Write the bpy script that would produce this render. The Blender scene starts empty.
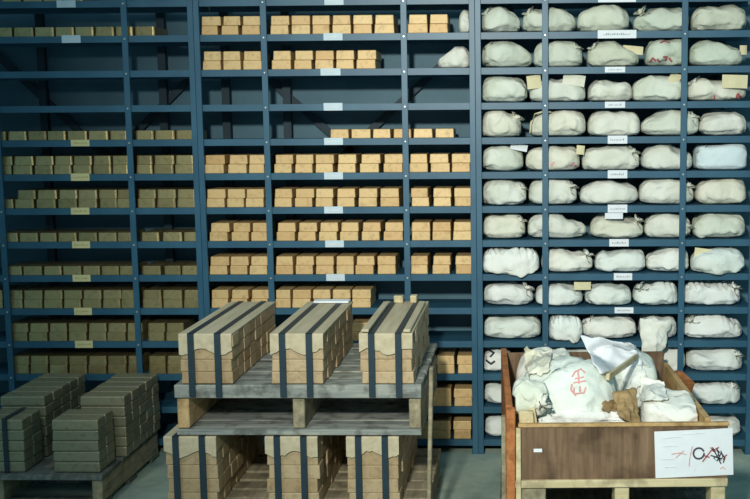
import bpy, bmesh, math, random
from mathutils import Vector, Matrix, noise
from mathutils.bvhtree import BVHTree

random.seed(11)
C = bpy.context.scene.collection
PI = math.pi

# ------------------------------------------------------------------ camera
D, H, PIT, YAW, ROL, PPX, PPY, FOC = 4.8459, 1.5035, .1157, -.0277, -.0067, 490.667, 250.0, 1085.0
Z0, SY = .2031, .1532                      # height of shelf 0's front lip, shelf spacing
FW = Vector((math.sin(YAW)*math.cos(PIT), math.cos(YAW)*math.cos(PIT), -math.sin(PIT)))
r0 = Vector((math.cos(YAW), -math.sin(YAW), 0)); u0 = r0.cross(FW)
RT = r0*math.cos(ROL) + u0*math.sin(ROL)
UP = -r0*math.sin(ROL) + u0*math.cos(ROL)
EYE = Vector((0, -D, H))

def ray(px, py): return FW + RT*((px-PPX)/FOC) - UP*((py-PPY)/FOC)
def at_y(px, py, y):
    d = ray(px, py); return EYE + d*((y+D)/d.y)
def at_z(px, py, z):
    d = ray(px, py); return EYE + d*((z-H)/d.z)

cam = bpy.data.cameras.new('camera')
co = bpy.data.objects.new('camera', cam); C.objects.link(co)
M3 = Matrix((RT, UP, -FW)).transposed()
co.matrix_world = Matrix.Translation(EYE) @ M3.to_4x4()
cam.sensor_width = 36.0; cam.lens = FOC*36.0/750.0
cam.shift_x = (375.0-PPX)/750.0
cam.shift_y = (PPY-249.5)/750.0
bpy.context.scene.camera = co

# ------------------------------------------------------------------ materials
def srgb(r, g, b):
    f = lambda c: (c/255/12.92) if c/255 <= .04045 else ((c/255+.055)/1.055)**2.4
    return (f(r), f(g), f(b), 1)

class NT:
    def __init__(s, name):
        s.m = bpy.data.materials.new(name); s.m.use_nodes = True
        s.t = s.m.node_tree; s.n = s.t.nodes; s.b = s.n['Principled BSDF']
        s.tc = s.n.new('ShaderNodeTexCoord')
    def add(s, k, **kw):
        n = s.n.new(k)
        for a, v in kw.items(): setattr(n, a, v)
        return n
    def link(s, a, b): s.t.links.new(a, b)
    def coords(s, scale=(1, 1, 1), loc=None, jitter=True):
        mp = s.add('ShaderNodeMapping'); mp.inputs['Scale'].default_value = scale
        s.link(s.tc.outputs['Object'], mp.inputs['Vector'])
        if jitter:
            oi = s.add('ShaderNodeObjectInfo')
            v = s.add('ShaderNodeVectorMath', operation='SCALE'); v.inputs[0].default_value = (37, 19, 53)
            s.link(oi.outputs['Random'], v.inputs['Scale']); s.link(v.outputs[0], mp.inputs['Location'])
        return mp.outputs[0]
    def noise(s, vec, scale, detail=4, rough=.55):
        n = s.add('ShaderNodeTexNoise'); n.inputs['Scale'].default_value = scale
        n.inputs['Detail'].default_value = detail; n.inputs['Roughness'].default_value = rough
        s.link(vec, n.inputs['Vector']); return n.outputs['Fac']
    def ramp(s, fac, stops):
        r = s.add('ShaderNodeValToRGB'); e = r.color_ramp.elements
        while len(e) < len(stops): e.new(.5)
        for q, (p, c) in zip(e, stops): q.position = p; q.color = c
        s.link(fac, r.inputs[0]); return r.outputs[0]
    def mix(s, fac, a, b, mode='MIX'):
        m = s.add('ShaderNodeMix', data_type='RGBA', blend_type=mode)
        for sock, v in ((m.inputs[0], fac), (m.inputs[6], a), (m.inputs[7], b)):
            if hasattr(v, 'links') or hasattr(v, 'is_linked'): s.link(v, sock)
            else: sock.default_value = v
        return m.outputs[2]
    def bump(s, h, strength=.3, dist=.01):
        b = s.add('ShaderNodeBump'); b.inputs['Strength'].default_value = strength
        b.inputs['Distance'].default_value = dist
        s.link(h, b.inputs['Height']); s.link(b.outputs[0], s.b.inputs['Normal'])
    def done(s, col=None, rough=.6, metal=0, spec=.5):
        if col is not None:
            if hasattr(col, 'is_linked'): s.link(col, s.b.inputs['Base Color'])
            else: s.b.inputs['Base Color'].default_value = col
        s.b.inputs['Roughness'].default_value = rough; s.b.inputs['Metallic'].default_value = metal
        s.b.inputs['Specular IOR Level'].default_value = spec
        return s.m

def mat_paint(name, c1, c2, rough=.45):
    t = NT(name); v = t.coords(); n = t.noise(v, 6, 5)
    n2 = t.noise(v, 60, 3)
    c = t.ramp(n, [(.35, c1), (.65, c2)])
    t.bump(n2, .08, .002)
    return t.done(c, rough)

def mat_bar(name, c1, c2, c3, rough=.42, metal=.35):
    t = NT(name); v = t.coords()
    oi = t.add('ShaderNodeObjectInfo')
    base = t.ramp(oi.outputs['Random'], [(0, c1), (.5, c2), (1, c3)])
    n = t.noise(v, 45, 5, .65)
    tint = t.ramp(n, [(.3, (.62, .58, .5, 1)), (.5, (1, 1, 1, 1)), (.75, (1.0, 1.0, .96, 1))])
    c = t.mix(.75, base, tint, 'MULTIPLY')
    t.bump(t.noise(v, 90, 3), .18, .003)
    return t.done(c, rough, metal)

def mat_wood(name, c1, c2, c3, axis='x', rough=.75, spots=True, stain=14, amt=.6):
    t = NT(name)
    sc = {'x': (2, 26, 26), 'y': (26, 2, 26), 'z': (26, 26, 2)}[axis]
    v = t.coords(sc); n = t.noise(v, 1.6, 8, .65)
    c = t.ramp(n, [(.3, c1), (.52, c2), (.72, c3)])
    if spots:
        v2 = t.coords((1, 1, 1)); s2 = t.noise(v2, stain, 3)
        c = t.mix(amt, c, t.ramp(s2, [(.36, (.42, .40, .38, 1)), (.52, (1, 1, 1, 1))]), 'MULTIPLY')
    t.bump(n, .25, .004)
    return t.done(c, rough, 0, .3)

def mat_cloth(name, c1, c2, wr=1.0):
    t = NT(name); v = t.coords()
    n = t.noise(v, 9, 4)
    oi = t.add('ShaderNodeObjectInfo')
    c = t.ramp(n, [(.35, c1), (.62, c2)])
    tint = t.ramp(oi.outputs['Random'], [(0, (.90, .95, .90, 1)), (.5, (1, 1, 1, 1)), (1, (1.0, .97, .90, 1))])
    c = t.mix(1, c, tint, 'MULTIPLY')
    w = t.add('ShaderNodeTexNoise', noise_type='RIDGED_MULTIFRACTAL'); w.inputs['Scale'].default_value = 11
    w.inputs['Detail'].default_value = 3; w.inputs['Distortion'].default_value = .8
    t.link(v, w.inputs['Vector'])
    m = t.add('ShaderNodeMath', operation='MULTIPLY_ADD'); t.link(t.noise(v, 60, 3), m.inputs[0]); m.inputs[1].default_value = .25
    t.link(w.outputs['Fac'], m.inputs[2])
    t.bump(m.outputs[0], .7*wr, .018)
    return t.done(c, .9, 0, .15)

def mat_flat(name, c, rough=.7, metal=0, var=.12):
    t = NT(name); v = t.coords(); n = t.noise(v, 25, 4)
    lo = tuple(x*(1-var) for x in c[:3])+(1,); hi = tuple(min(1, x*(1+var)) for x in c[:3])+(1,)
    return t.done(t.ramp(n, [(.3, lo), (.7, hi)]), rough, metal)

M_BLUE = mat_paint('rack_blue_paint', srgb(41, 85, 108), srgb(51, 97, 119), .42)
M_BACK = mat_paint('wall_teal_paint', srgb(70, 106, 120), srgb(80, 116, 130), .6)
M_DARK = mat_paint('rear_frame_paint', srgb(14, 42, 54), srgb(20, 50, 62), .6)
M_BOLT = mat_flat('bolt_steel', srgb(200, 205, 205), .35, .6)
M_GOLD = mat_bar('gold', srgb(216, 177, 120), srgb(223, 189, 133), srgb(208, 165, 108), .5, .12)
M_GOLDL = mat_bar('shaded_gold', srgb(172, 150, 102), srgb(184, 162, 114), srgb(158, 138, 94), .3, .55)  # same gold for the left rack, its weaker light darkened into the colour
M_STACK = mat_bar('stack_bar', srgb(184, 158, 120), srgb(194, 170, 134), srgb(174, 146, 108), .6, .1)
M_INGOT = mat_bar('ingot_metal', srgb(146, 142, 116), srgb(156, 148, 120), srgb(136, 134, 110), .4, .35)
M_CARD = mat_wood('cardboard', srgb(180, 164, 134), srgb(194, 180, 150), srgb(206, 192, 162), 'y', .85, False)
M_STRAP = mat_flat('steel_strap', srgb(42, 60, 70), .5, .3)
M_PALLET = mat_wood('pallet_wood', srgb(104, 110, 110), srgb(150, 152, 144), srgb(190, 186, 168), 'x', stain=18, amt=.8)
M_PALLETY = mat_wood('pallet_wood_lengthwise', srgb(128, 118, 98), srgb(158, 146, 118), srgb(182, 168, 138), 'y')
M_STRING = mat_wood('stringer_wood', srgb(178, 142, 98), srgb(204, 168, 120), srgb(216, 184, 138), 'y')
M_PALD = mat_wood('dark_pallet_wood', srgb(84, 90, 88), srgb(104, 108, 102), srgb(150, 146, 124), 'y')
M_PLY = mat_wood('crate_plywood', srgb(96, 74, 56), srgb(126, 100, 76), srgb(150, 122, 96), 'z', stain=7, amt=.85)
M_ORANGE = mat_wood('orange_plank', srgb(164, 96, 52), srgb(186, 118, 70), srgb(200, 136, 86), 'y')
M_TANW = mat_wood('tan_plank', srgb(176, 138, 86), srgb(196, 160, 108), srgb(208, 176, 128), 'y')
M_CREAMW = mat_wood('cream_wood', srgb(200, 180, 136), srgb(220, 202, 160), srgb(230, 214, 176), 'x')
M_BAGG = mat_cloth('greenish_canvas', srgb(204, 208, 190), srgb(216, 220, 204))
M_BAG = mat_cloth('canvas', srgb(222, 222, 206), srgb(236, 234, 222))
M_BAGW = mat_cloth('white_canvas', srgb(238, 238, 230), srgb(246, 246, 240))
M_PLASTIC = mat_cloth('bluish_white_canvas', srgb(216, 230, 234), srgb(226, 238, 242), .6)
M_STRING2 = mat_flat('tie_cord', srgb(120, 116, 100), .8)
M_TAG = mat_flat('paper_tag', srgb(226, 214, 172), .8, 0, .06)
M_PAPER = mat_flat('white_paper', srgb(238, 240, 242), .8, 0, .03)
M_LABW = mat_flat('pale_blue_label', srgb(206, 220, 226), .6, 0, .05)
M_LABC = mat_flat('cream_label', srgb(220, 206, 150), .6, 0, .05)
M_INK = mat_flat('dark_ink', srgb(38, 42, 58), .7)
M_GREY = mat_flat('grey_ink', srgb(70, 72, 82), .7)
M_RED = mat_flat('red_ink', srgb(176, 92, 92), .8)
M_STAMP = mat_flat('red_stamp_ink', srgb(222, 164, 158), .9)
M_PINK = mat_flat('pale_red_ink', srgb(224, 170, 168), .8)
M_FAINT = mat_flat('faint_ink', srgb(222, 222, 224), .8)
M_GREYL = mat_flat('grey_writing', srgb(168, 172, 178), .8)
M_TANL = mat_flat('tan_writing', srgb(186, 170, 116), .8)
M_BROWN = mat_wood('brown_paper', srgb(150, 122, 80), srgb(176, 146, 102), srgb(190, 162, 118), 'x')

def mat_floor():
    t = NT('concrete'); v = t.coords(jitter=False)
    n = t.noise(v, 3.5, 6, .6); n2 = t.noise(v, 9, 4)
    c = t.ramp(n, [(.3, srgb(142, 160, 150)), (.5, srgb(172, 188, 172)), (.7, srgb(198, 206, 180))])
    c = t.mix(.5, c, t.ramp(n2, [(.3, (.6, .66, .66, 1)), (.55, (1, 1, 1, 1))]), 'MULTIPLY')
    t.bump(t.noise(v, 80, 3), .1, .003)
    return t.done(c, .6)
M_FLOOR = mat_floor()

# ------------------------------------------------------------------ mesh helpers
def box(bm, x0, x1, y0, y1, z0, z1, bev=0.0, seg=1, rot=None, jit=0.0):
    vs = [bm.verts.new((x, y, z)) for x in (x0, x1) for y in (y0, y1) for z in (z0, z1)]
    if jit:
        for v in vs: v.co += Vector([random.uniform(-jit, jit) for _ in range(3)])
    fs = [(0, 1, 3, 2), (4, 6, 7, 5), (0, 4, 5, 1), (2, 3, 7, 6), (0, 2, 6, 4), (1, 5, 7, 3)]
    faces = [bm.faces.new([vs[i] for i in f]) for f in fs]
    if rot is not None:
        c = Vector(((x0+x1)/2, (y0+y1)/2, (z0+z1)/2))
        for v in vs: v.co = c + rot @ (v.co - c)
    if bev > 0:
        es = {e for f in faces for e in f.edges}
        bmesh.ops.bevel(bm, geom=list(es), offset=bev, segments=seg, profile=.5, affect='EDGES')

def mesh_of(bm, name, mat, smooth=False):
    bmesh.ops.recalc_face_normals(bm, faces=bm.faces[:])
    me = bpy.data.meshes.new(name); bm.to_mesh(me); bm.free()
    me.materials.append(mat)
    if smooth:
        for p in me.polygons: p.use_smooth = True
    return me

def obj(name, src, mat=None, parent=None, smooth=False, loc=(0, 0, 0), rot=(0, 0, 0)):
    me = mesh_of(src, name, mat, smooth) if isinstance(src, bmesh.types.BMesh) else src
    o = bpy.data.objects.new(name, me); C.objects.link(o)
    o.location = loc; o.rotation_euler = rot
    if parent: o.parent = parent
    return o

def tag(o, label, cat, group=None, kind=None):
    o['label'] = label; o['category'] = cat
    if group: o['group'] = group
    if kind: o['kind'] = kind
    return o

def thing(name, label, cat, loc=(0, 0, 0), rz=0, group=None):
    o = bpy.data.objects.new(name, None); C.objects.link(o); o.empty_display_size = .05
    o.location = loc; o.rotation_euler = (0, 0, rz)
    return tag(o, label, cat, group)

def B(*a, **k):
    bm = bmesh.new(); box(bm, *a, **k); return bm

def tube(bm, pts, r, n=6):
    pts = [Vector(p) for p in pts]; rings = []
    for i, p in enumerate(pts):
        t = (pts[min(i+1, len(pts)-1)] - pts[max(i-1, 0)]).normalized()
        a = t.cross(Vector((0, 0, 1)) if abs(t.z) < .9 else Vector((1, 0, 0))).normalized(); b = t.cross(a)
        rings.append([bm.verts.new(p + (a*math.cos(2*PI*k/n) + b*math.sin(2*PI*k/n))*r) for k in range(n)])
    for A, Bq in zip(rings, rings[1:]):
        for k in range(n): bm.faces.new((A[k], A[(k+1) % n], Bq[(k+1) % n], Bq[k]))
    bm.faces.new(rings[0][::-1]); bm.faces.new(rings[-1])

def strip(bm, pts, w, to, th=.0006):
    """a flat pen stroke through 2-D points; to() puts a 2-D point and a height on the surface"""
    pts = [Vector(p) for p in pts]
    L = []
    for i, p in enumerate(pts):
        t = (pts[min(i+1, len(pts)-1)] - pts[max(i-1, 0)])
        t = t.normalized() if t.length > 0 else Vector((1, 0))
        nn = Vector((-t.y, t.x))*(w/2)
        L.append((p+nn, p-nn))
    rows = [[bm.verts.new(to(a, h)) for a, h in ((l, 0), (l, th), (r, th), (r, 0))] for l, r in L]
    for A, Q in zip(rows, rows[1:]):
        for k in range(4): bm.faces.new((A[k], A[(k+1) % 4], Q[(k+1) % 4], Q[k]))
    bm.faces.new(rows[0]); bm.faces.new(rows[-1][::-1])

ORD = ['zeroth', 'first', 'second', 'third', 'fourth', 'fifth', 'sixth', 'seventh', 'eighth', 'ninth', 'tenth', 'eleventh',
       'twelfth', 'thirteenth', 'fourteenth', 'fifteenth', 'sixteenth', 'seventeenth']

# ------------------------------------------------------------------ the room
def struct(name, bm, mat):
    o = obj(name, bm, mat); o['kind'] = 'structure'; return o
struct('floor', B(-6, 5, -7.5, .55, -.05, 0), M_FLOOR)
struct('wall_back', B(-6, 5, .325, .42, 0, 3.6), M_BACK)

# ------------------------------------------------------------------ racks
XP = dict(P0=-2.347, P1=-1.749, P2=-1.440, P3=-1.130, P5=-.510, P6=-.197, P7=.111, P8=.721, P9=1.046)
LIP = .0145
KS = list(range(-1, 13))
def shelf_top(k): return Z0 + k*SY + LIP
TOPZ = 2.13
DEEP = .25

def make_rack(label, xl, xr, mids, labels, braces, rears, back_labels=None):
    t = thing('storage_rack', label, 'rack', ((xl+xr)/2, 0, 0), 0, 'steel storage racks along the back wall')
    ox = (xl+xr)/2
    for x0, x1 in ((xl, xl+.026), (xr-.026, xr)):
        bm = bmesh.new()
        box(bm, x0-ox+.0005, x1-ox-.0005, -.014, -.002, 0, TOPZ, .0012)
        inner = x0+.0005 if x0 == xl else x1-.0045
        box(bm, inner-ox, inner-ox+.004, -.0021, .045, 0, TOPZ)
        box(bm, x0-ox-.004*(x0 != xl), x1-ox+.004*(x0 == xl), -.018, .05, 0, .006)
        obj('upright', bm, M_BLUE, t)
    for x in mids:
        bm = bmesh.new(); box(bm, x-ox-.0135, x-ox+.0135, -.011, -.002, .02, TOPZ, .0012)
        p = obj('divider_post', bm, M_BLUE, t)
        for k in KS:
            bb = bmesh.new()
            bmesh.ops.create_cone(bb, cap_ends=True, segments=10, radius1=.0052, radius2=.0035, depth=.004,
                                  matrix=Matrix.Translation((x-ox, -.0128, Z0+k*SY)) @ Matrix.Rotation(PI/2, 4, 'X'))
            obj('bolt', bb, M_BOLT, p)
    for k in KS:
        zt = shelf_top(k); bm = bmesh.new()
        box(bm, xl-ox+.001, xr-ox-.001, -.0015, .0015, zt-2*LIP, zt)             # front lip
        box(bm, xl-ox+.001, xr-ox-.001, .0015, DEEP, zt-.004, zt)                # tray
        box(bm, xl-ox+.001, xr-ox-.001, DEEP-.003, DEEP, zt-2*LIP, zt-.004)
        box(bm, xl-ox+.001, xr-ox-.001, .0015, .014, zt-2*LIP, zt-2*LIP+.003)
        s = obj('shelf', bm, M_BLUE, t)
        for (px, kk, wpx, hpx, mat) in labels:
            if kk != k: continue
            py = 344-(k-2)*34.3
            p = at_y(px, py, -.002); w = wpx/225; h = hpx/225
            zc = Z0+k*SY+.002
            b2 = bmesh.new(); box(b2, p.x-ox-w/2, p.x-ox+w/2, -.0035, -.0016, zc-h/2, zc+h/2)
            l = obj('shelf_label', b2, mat, s)
            b3 = bmesh.new(); x = -w*.36
            while x < w*.34:                                                # an unreadable line of small writing
                ww = random.uniform(.002, .007)
                box(b3, p.x-ox+x, p.x-ox+x+ww, -.004, -.0034, zc-h*.12, zc-h*.12+h*random.uniform(.1, .28))
                x += ww+.0025
            l2 = obj('shelf_label', b3, M_FAINT if mat is M_LABW else (M_GREYL if mat is M_PAPER else M_TANL), s)
            l2['label'] = 'small faint writing on the shelf label'
    for x in (xl+.03, xr-.03) if not rears else rears:
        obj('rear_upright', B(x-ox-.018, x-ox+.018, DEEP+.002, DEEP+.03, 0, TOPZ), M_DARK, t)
    for a, b in braces:
        bm = bmesh.new(); d = Vector((b[0]-a[0], 0, b[1]-a[1])); L = d.length
        ang = math.atan2(d.z, d.x)
        R = Matrix.Rotation(-ang, 3, 'Y')
        c = Vector(((a[0]+b[0])/2-ox, DEEP+.04, (a[1]+b[1])/2))
        box(bm, c.x-L/2, c.x+L/2, c.y-.004, c.y+.004, c.z-.017, c.z+.017, rot=R)
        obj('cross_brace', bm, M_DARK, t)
    return t

def pxz(px, py):
    p = at_y(px, py, DEEP+.04); return (p.x, p.z)
def pxx(px, py): return at_y(px, py, DEEP+.016).x
LL = [(66, 12, 19, 7, M_LABW), (71, 11, 19, 7.5, M_LABW), (80, 8, 19, 6.5, M_LABC), (80, 7, 19, 7.5, M_LABC), (80, 6, 19, 7, M_LABC),
      (81, 5, 18.5, 7, M_LABC), (81.5, 4, 18.5, 7, M_LABC), (83, 3, 18.5, 7.5, M_LABC), (84, 2, 18.5, 7.5, M_LABC)]
LM = [(334, 12, 19, 7, M_LABW), (333, 11, 19, 7, M_LABW), (330.5, 10, 20, 7, M_LABW), (333, 9, 19, 7.5, M_LABW), (333.5, 8, 19, 7, M_LABW),
      (333.5, 7, 19, 7, M_LABW), (333.5, 6, 19, 7, M_LABW), (334.5, 5, 19, 7, M_LABW), (335.5, 4, 19, 7, M_LABW)]
LR = [(617, 12, 37, 7, M_PAPER), (617, 11, 38, 8, M_PAPER), (615, 10, 20, 5.5, M_PAPER), (615, 9, 20, 6, M_PAPER), (617.5, 8, 19.5, 8, M_PAPER),
      (617.5, 7, 19.5, 8, M_PAPER), (617.5, 6, 19.5, 8, M_PAPER), (619, 5, 19.5, 7.5, M_PAPER), (623, 4, 18.5, 7, M_PAPER), (624, 3, 19, 6, M_PAPER)]
make_rack('blue steel storage rack at left, with dim bars and cream shelf labels', -2.683, XP['P2'], [XP['P0'], XP['P1']], LL,
          [(pxz(-30, 30), pxz(110, 160)), (pxz(190, 78), pxz(110, 158))], [-2.64, pxx(43, 80), pxx(163, 80)])
make_rack('blue steel storage rack in the middle, holding brighter gold bars', XP['P2'], XP['P6'], [XP['P3'], XP['P5']], LM,
          [(pxz(258, 70), pxz(352, 152)), (pxz(440, 66), pxz(345, 154))], [pxx(226, 90), pxx(287, 90)])
make_rack('blue steel storage rack at right, loaded with white sacks', XP['P6'], XP['P9'], [XP['P7'], XP['P8']], LR,
          [(pxz(485, 60), pxz(600, 160)), (pxz(740, 60), pxz(600, 160))], [pxx(510, 100), pxx(720, 100)])

# ------------------------------------------------------------------ gold bars on the shelves
BW, BH, BL = .0865, .0405, .19
def bar_mesh(w, h, l, mat, name, taper=.03, jit=.0012, bev=.0022, seed=0, cham=None):
    random.seed(seed); bm = bmesh.new(); q = []
    c1, c2 = cham or (0, 0)
    plan = [(-w/2, l/2), (-w/2, -l/2+c2), (-w/2+c1, -l/2), (w/2-c1, -l/2), (w/2, -l/2+c2), (w/2, l/2)] if cham else \
           [(-w/2, l/2), (-w/2, -l/2), (w/2, -l/2), (w/2, l/2)]
    lo, hi = [], []
    for x, y in plan:
        j = random.uniform(-jit, 0)*math.copysign(1, x)
        lo.append(bm.verts.new((x+j, y, 0))); k = 1-taper
        hi.append(bm.verts.new(((x+j)*k, y*(1-taper*.5), h)))
    n = len(plan)
    for i in range(n): bm.faces.new((lo[i], lo[(i+1) % n], hi[(i+1) % n], hi[i]))
    bm.faces.new(lo[::-1]); bm.faces.new(hi)
    bmesh.ops.bevel(bm, geom=bm.edges[:], offset=bev, segments=2, profile=.5, affect='EDGES')
    return mesh_of(bm, name, mat)
BARS = [bar_mesh(1, BH, BL, M_GOLD, 'gold_bar', .02+.012*i, .012, .0022, i) for i in range(4)]
# the width is set per bar, so keep unit-width meshes out: build one mesh per width class instead
WID = [.066, .070, .074, .077, .080, .083, .086, .089]
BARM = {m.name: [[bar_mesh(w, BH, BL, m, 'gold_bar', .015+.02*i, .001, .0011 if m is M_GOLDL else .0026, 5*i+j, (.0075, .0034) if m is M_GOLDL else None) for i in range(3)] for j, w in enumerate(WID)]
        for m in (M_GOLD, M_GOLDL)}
for m in BARS: bpy.data.meshes.remove(m)
random.seed(5)

def bar_row(k, lower, upper, rack, tone, mat, single=False, n0=0):
    out = []
    for li, row in enumerate((lower, upper)):
        for i, (a, b) in enumerate(row):
            py = 344-(k-2)*34.3-9-9*li
            xa, xb = at_y(a, py, .008).x, at_y(b, py, .008).x
            w = xb-xa
            j = max([q for q in range(len(WID)) if WID[q] <= w-.0008] or [0])
            me = random.choice(BARM[mat.name][j])
            yj = random.uniform(.004, .010) + .004*li
            o = obj('gold_bar', me, None, None, False, ((xa+xb)/2, BL/2+yj, shelf_top(k)+.0004+li*(BH+.0005)), (0, 0, random.uniform(-.005, .005)))
            lay = 'only layer' if single else ('upper layer' if li else 'lower layer')
            down = ORD[13-k]
            tag(o, f'{tone} gold bar, {ORD[i+1+n0]} from left, {lay}, {down} shelf down, {rack} rack', 'gold bar',
                f'gold bars on the {down} shelf down of the {rack} rack')
            out.append(o)

def S(*edges, gap=1.0):                        # boundaries between neighbours -> spans
    return [(a+gap/2, b-gap/2) for a, b in zip(edges, edges[1:])]

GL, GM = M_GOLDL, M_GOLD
L_ = [  # shelf, lower, upper (pixels along the front edge)
 (12, S(.5, 21, 42, 62, 83), []),
 (11, S(-8.5, 12.3, 33.7, 54, 74, 94, 114.5, 133)+[(134, 154.5)], []),
 (8, S(-14.5, 6, 26.5, 46.3, 66, 87, 109, 127.5)+S(135, 154, 175, 195.5), []),
 (7, S(-9, 11.5, 33, 53, 72, 92, 111.5, 129)+S(135, 153, 174, 195), S(-9, 12, 33.5, 53.5, 72.5, 92, 111, 129)+S(135.5, 152.5, 174.5, 194.5)),
 (6, S(-6, 13.5, 34.5, 57, 77, 97)+S(98.5, 117.5, 130.5)+S(136.5, 155.5, 176, 196.5), S(16, 35.3, 57.5, 77, 97, 117, 130.5)+S(137, 156, 176, 196)),
 (5, S(-2, 18, 38.5, 57, 77, 97.5, 117, 132)+S(140, 159.5)+S(161.5, 182.5, 199), []),
 (4, S(2, 22.3, 42.5, 62, 81.5, 100.5, 119.5, 134)+S(141, 161.3)+S(163.5, 181, 200.5), []),
 (3, S(-17, 2.7, 22.7, 42.7, 62.7, 81.7, 101.5, 121, 135.5)+S(141.5, 162, 183, 203), S(-17, 2.5, 22.5, 42.5, 62.5, 82, 101.5, 121.5, 135.5)+S(141.5, 161.5, 183, 203.5)),
 (2, S(8, 28, 48, 67.5, 87, 106.5, 126.5, 143)+S(147, 165, 184), S(8, 28.3, 48.2, 67.2, 87, 106.7, 126.3, 143)+S(147, 165.5, 184)),
 (1, S(10, 29, 48.5, 68, 87.5, 107, 127, 143)+S(148, 166.5, 186), S(10, 29, 48, 68, 87.5, 107, 127, 143)+S(148, 166, 186)),
]
for k, lo, up in L_: bar_row(k, lo, up, 'left', 'dimly lit', GL, not up)
M_ = [
 (11, [(201, 218), (221, 238.5), (241, 260)]+[(269.5, 289), (291, 310.5), (312, 330), (332, 351), (353, 372), (374, 394.5)]+[(407.5, 428), (429, 448)],
      [(201, 220.5), (222.5, 240.5), (242, 260)]+[(270, 289.5), (291, 310), (311.5, 330), (332, 350.5), (352.5, 372.5), (374.5, 394)]+[(408, 427.5), (429.5, 448)]),
 (10, [(202, 221), (222.5, 241), (243, 262)]+[(271.5, 291), (293.5, 312), (314.5, 333.5), (335.5, 354), (356, 376)],
      [(203, 221), (222.5, 240.5), (243, 261)]+[(272.5, 291), (294.5, 313), (314.5, 334), (335, 354.5), (357, 376.5)]),
 (8, [(330, 349), (351, 371), (372.5, 391), (393, 411.5), (413, 433), (435, 454)], []),
 (7, [(204, 224), (227.5, 247), (248, 264.5)]+[(273.5, 292), (294.5, 313), (315, 333), (337, 356), (359.5, 379), (383, 403)]+[(409, 428), (430.5, 450), (451.5, 470.5)],
     [(204.5, 224.5), (228.5, 247.5), (248.5, 264.5)]+[(275, 293), (295, 313.5), (315, 334), (337.5, 356.5), (361, 380.5), (384, 403)]+[(409.5, 427.5), (429, 449), (451.5, 471)]),
 (6, [(206, 225), (226.5, 244), (245, 263.5)]+[(274, 292), (294, 312.5), (315, 333), (336.5, 355), (358, 377), (380, 399.5)]+[(411, 429.5), (433, 451.5), (454, 472.5)],
     [(206.5, 225.5), (227, 245), (246, 264)]+[(274, 292.5), (295, 314), (315, 333.5), (336.5, 355.5), (358.5, 377.5), (380, 399)]+[(410.5, 428), (432.5, 451.5), (453.5, 471.5)]),
 (5, [(209, 228), (231, 249), (250.5, 267.5)]+[(276, 295), (297.5, 316), (318.5, 337), (339.5, 358.5), (361, 380), (383, 403.5)]+[(411.5, 430.5), (432, 451), (452.5, 472)],
     [(210, 229.5), (232.5, 250), (252, 267.5)]+[(277, 295.5), (298.5, 317), (319.5, 338), (340.5, 359), (362, 381), (384.5, 403.5)]+[(411, 430.5), (432, 451), (453, 471.5)]),
 (4, [(209, 227.5), (229.5, 247.5), (249, 267.5)]+[(275.5, 293.5), (295, 313), (315, 334), (336, 354), (355, 374), (377, 396)]+[(410.5, 428), (432, 450), (455.5, 472.5)],
     [(210, 229), (230, 248.5), (250, 267.5)]+[(275.5, 293), (295, 314), (315.5, 334), (336, 354), (356, 374.5), (377, 395.5)]+[(410.5, 428), (432.5, 451), (455, 472.5)]),
 (3, [(211, 228.5), (230.5, 248), (250.5, 268.5)]+[(275, 291), (292, 311), (313, 330.5), (332, 350), (351.5, 371)],
     [(211, 228.5), (231, 248.5), (251, 269)]+[(275.5, 290.5), (292.5, 311), (312, 330.5), (332, 350.5), (351.5, 371)]),
 (2, [(331, 349), (350.5, 370)], [(331.5, 349), (351, 370)]),
 (1, [(416.5, 434), (437, 455), (457.5, 473.5)], [(416.5, 434.5), (436, 454.5), (456.5, 473.5)]),
 (0, [(413, 429.5), (432.5, 451.5), (454, 472.5)], [(413, 430), (433, 451.5), (453.5, 472.5)]),
 (-1, [(413, 429), (432.5, 451), (453.5, 471.5)], [(412.5, 429), (432, 451), (453, 471.5)]),
]
for k, lo, up in M_: bar_row(k, lo, up, 'middle', 'bright tan', GM, not up)

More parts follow.
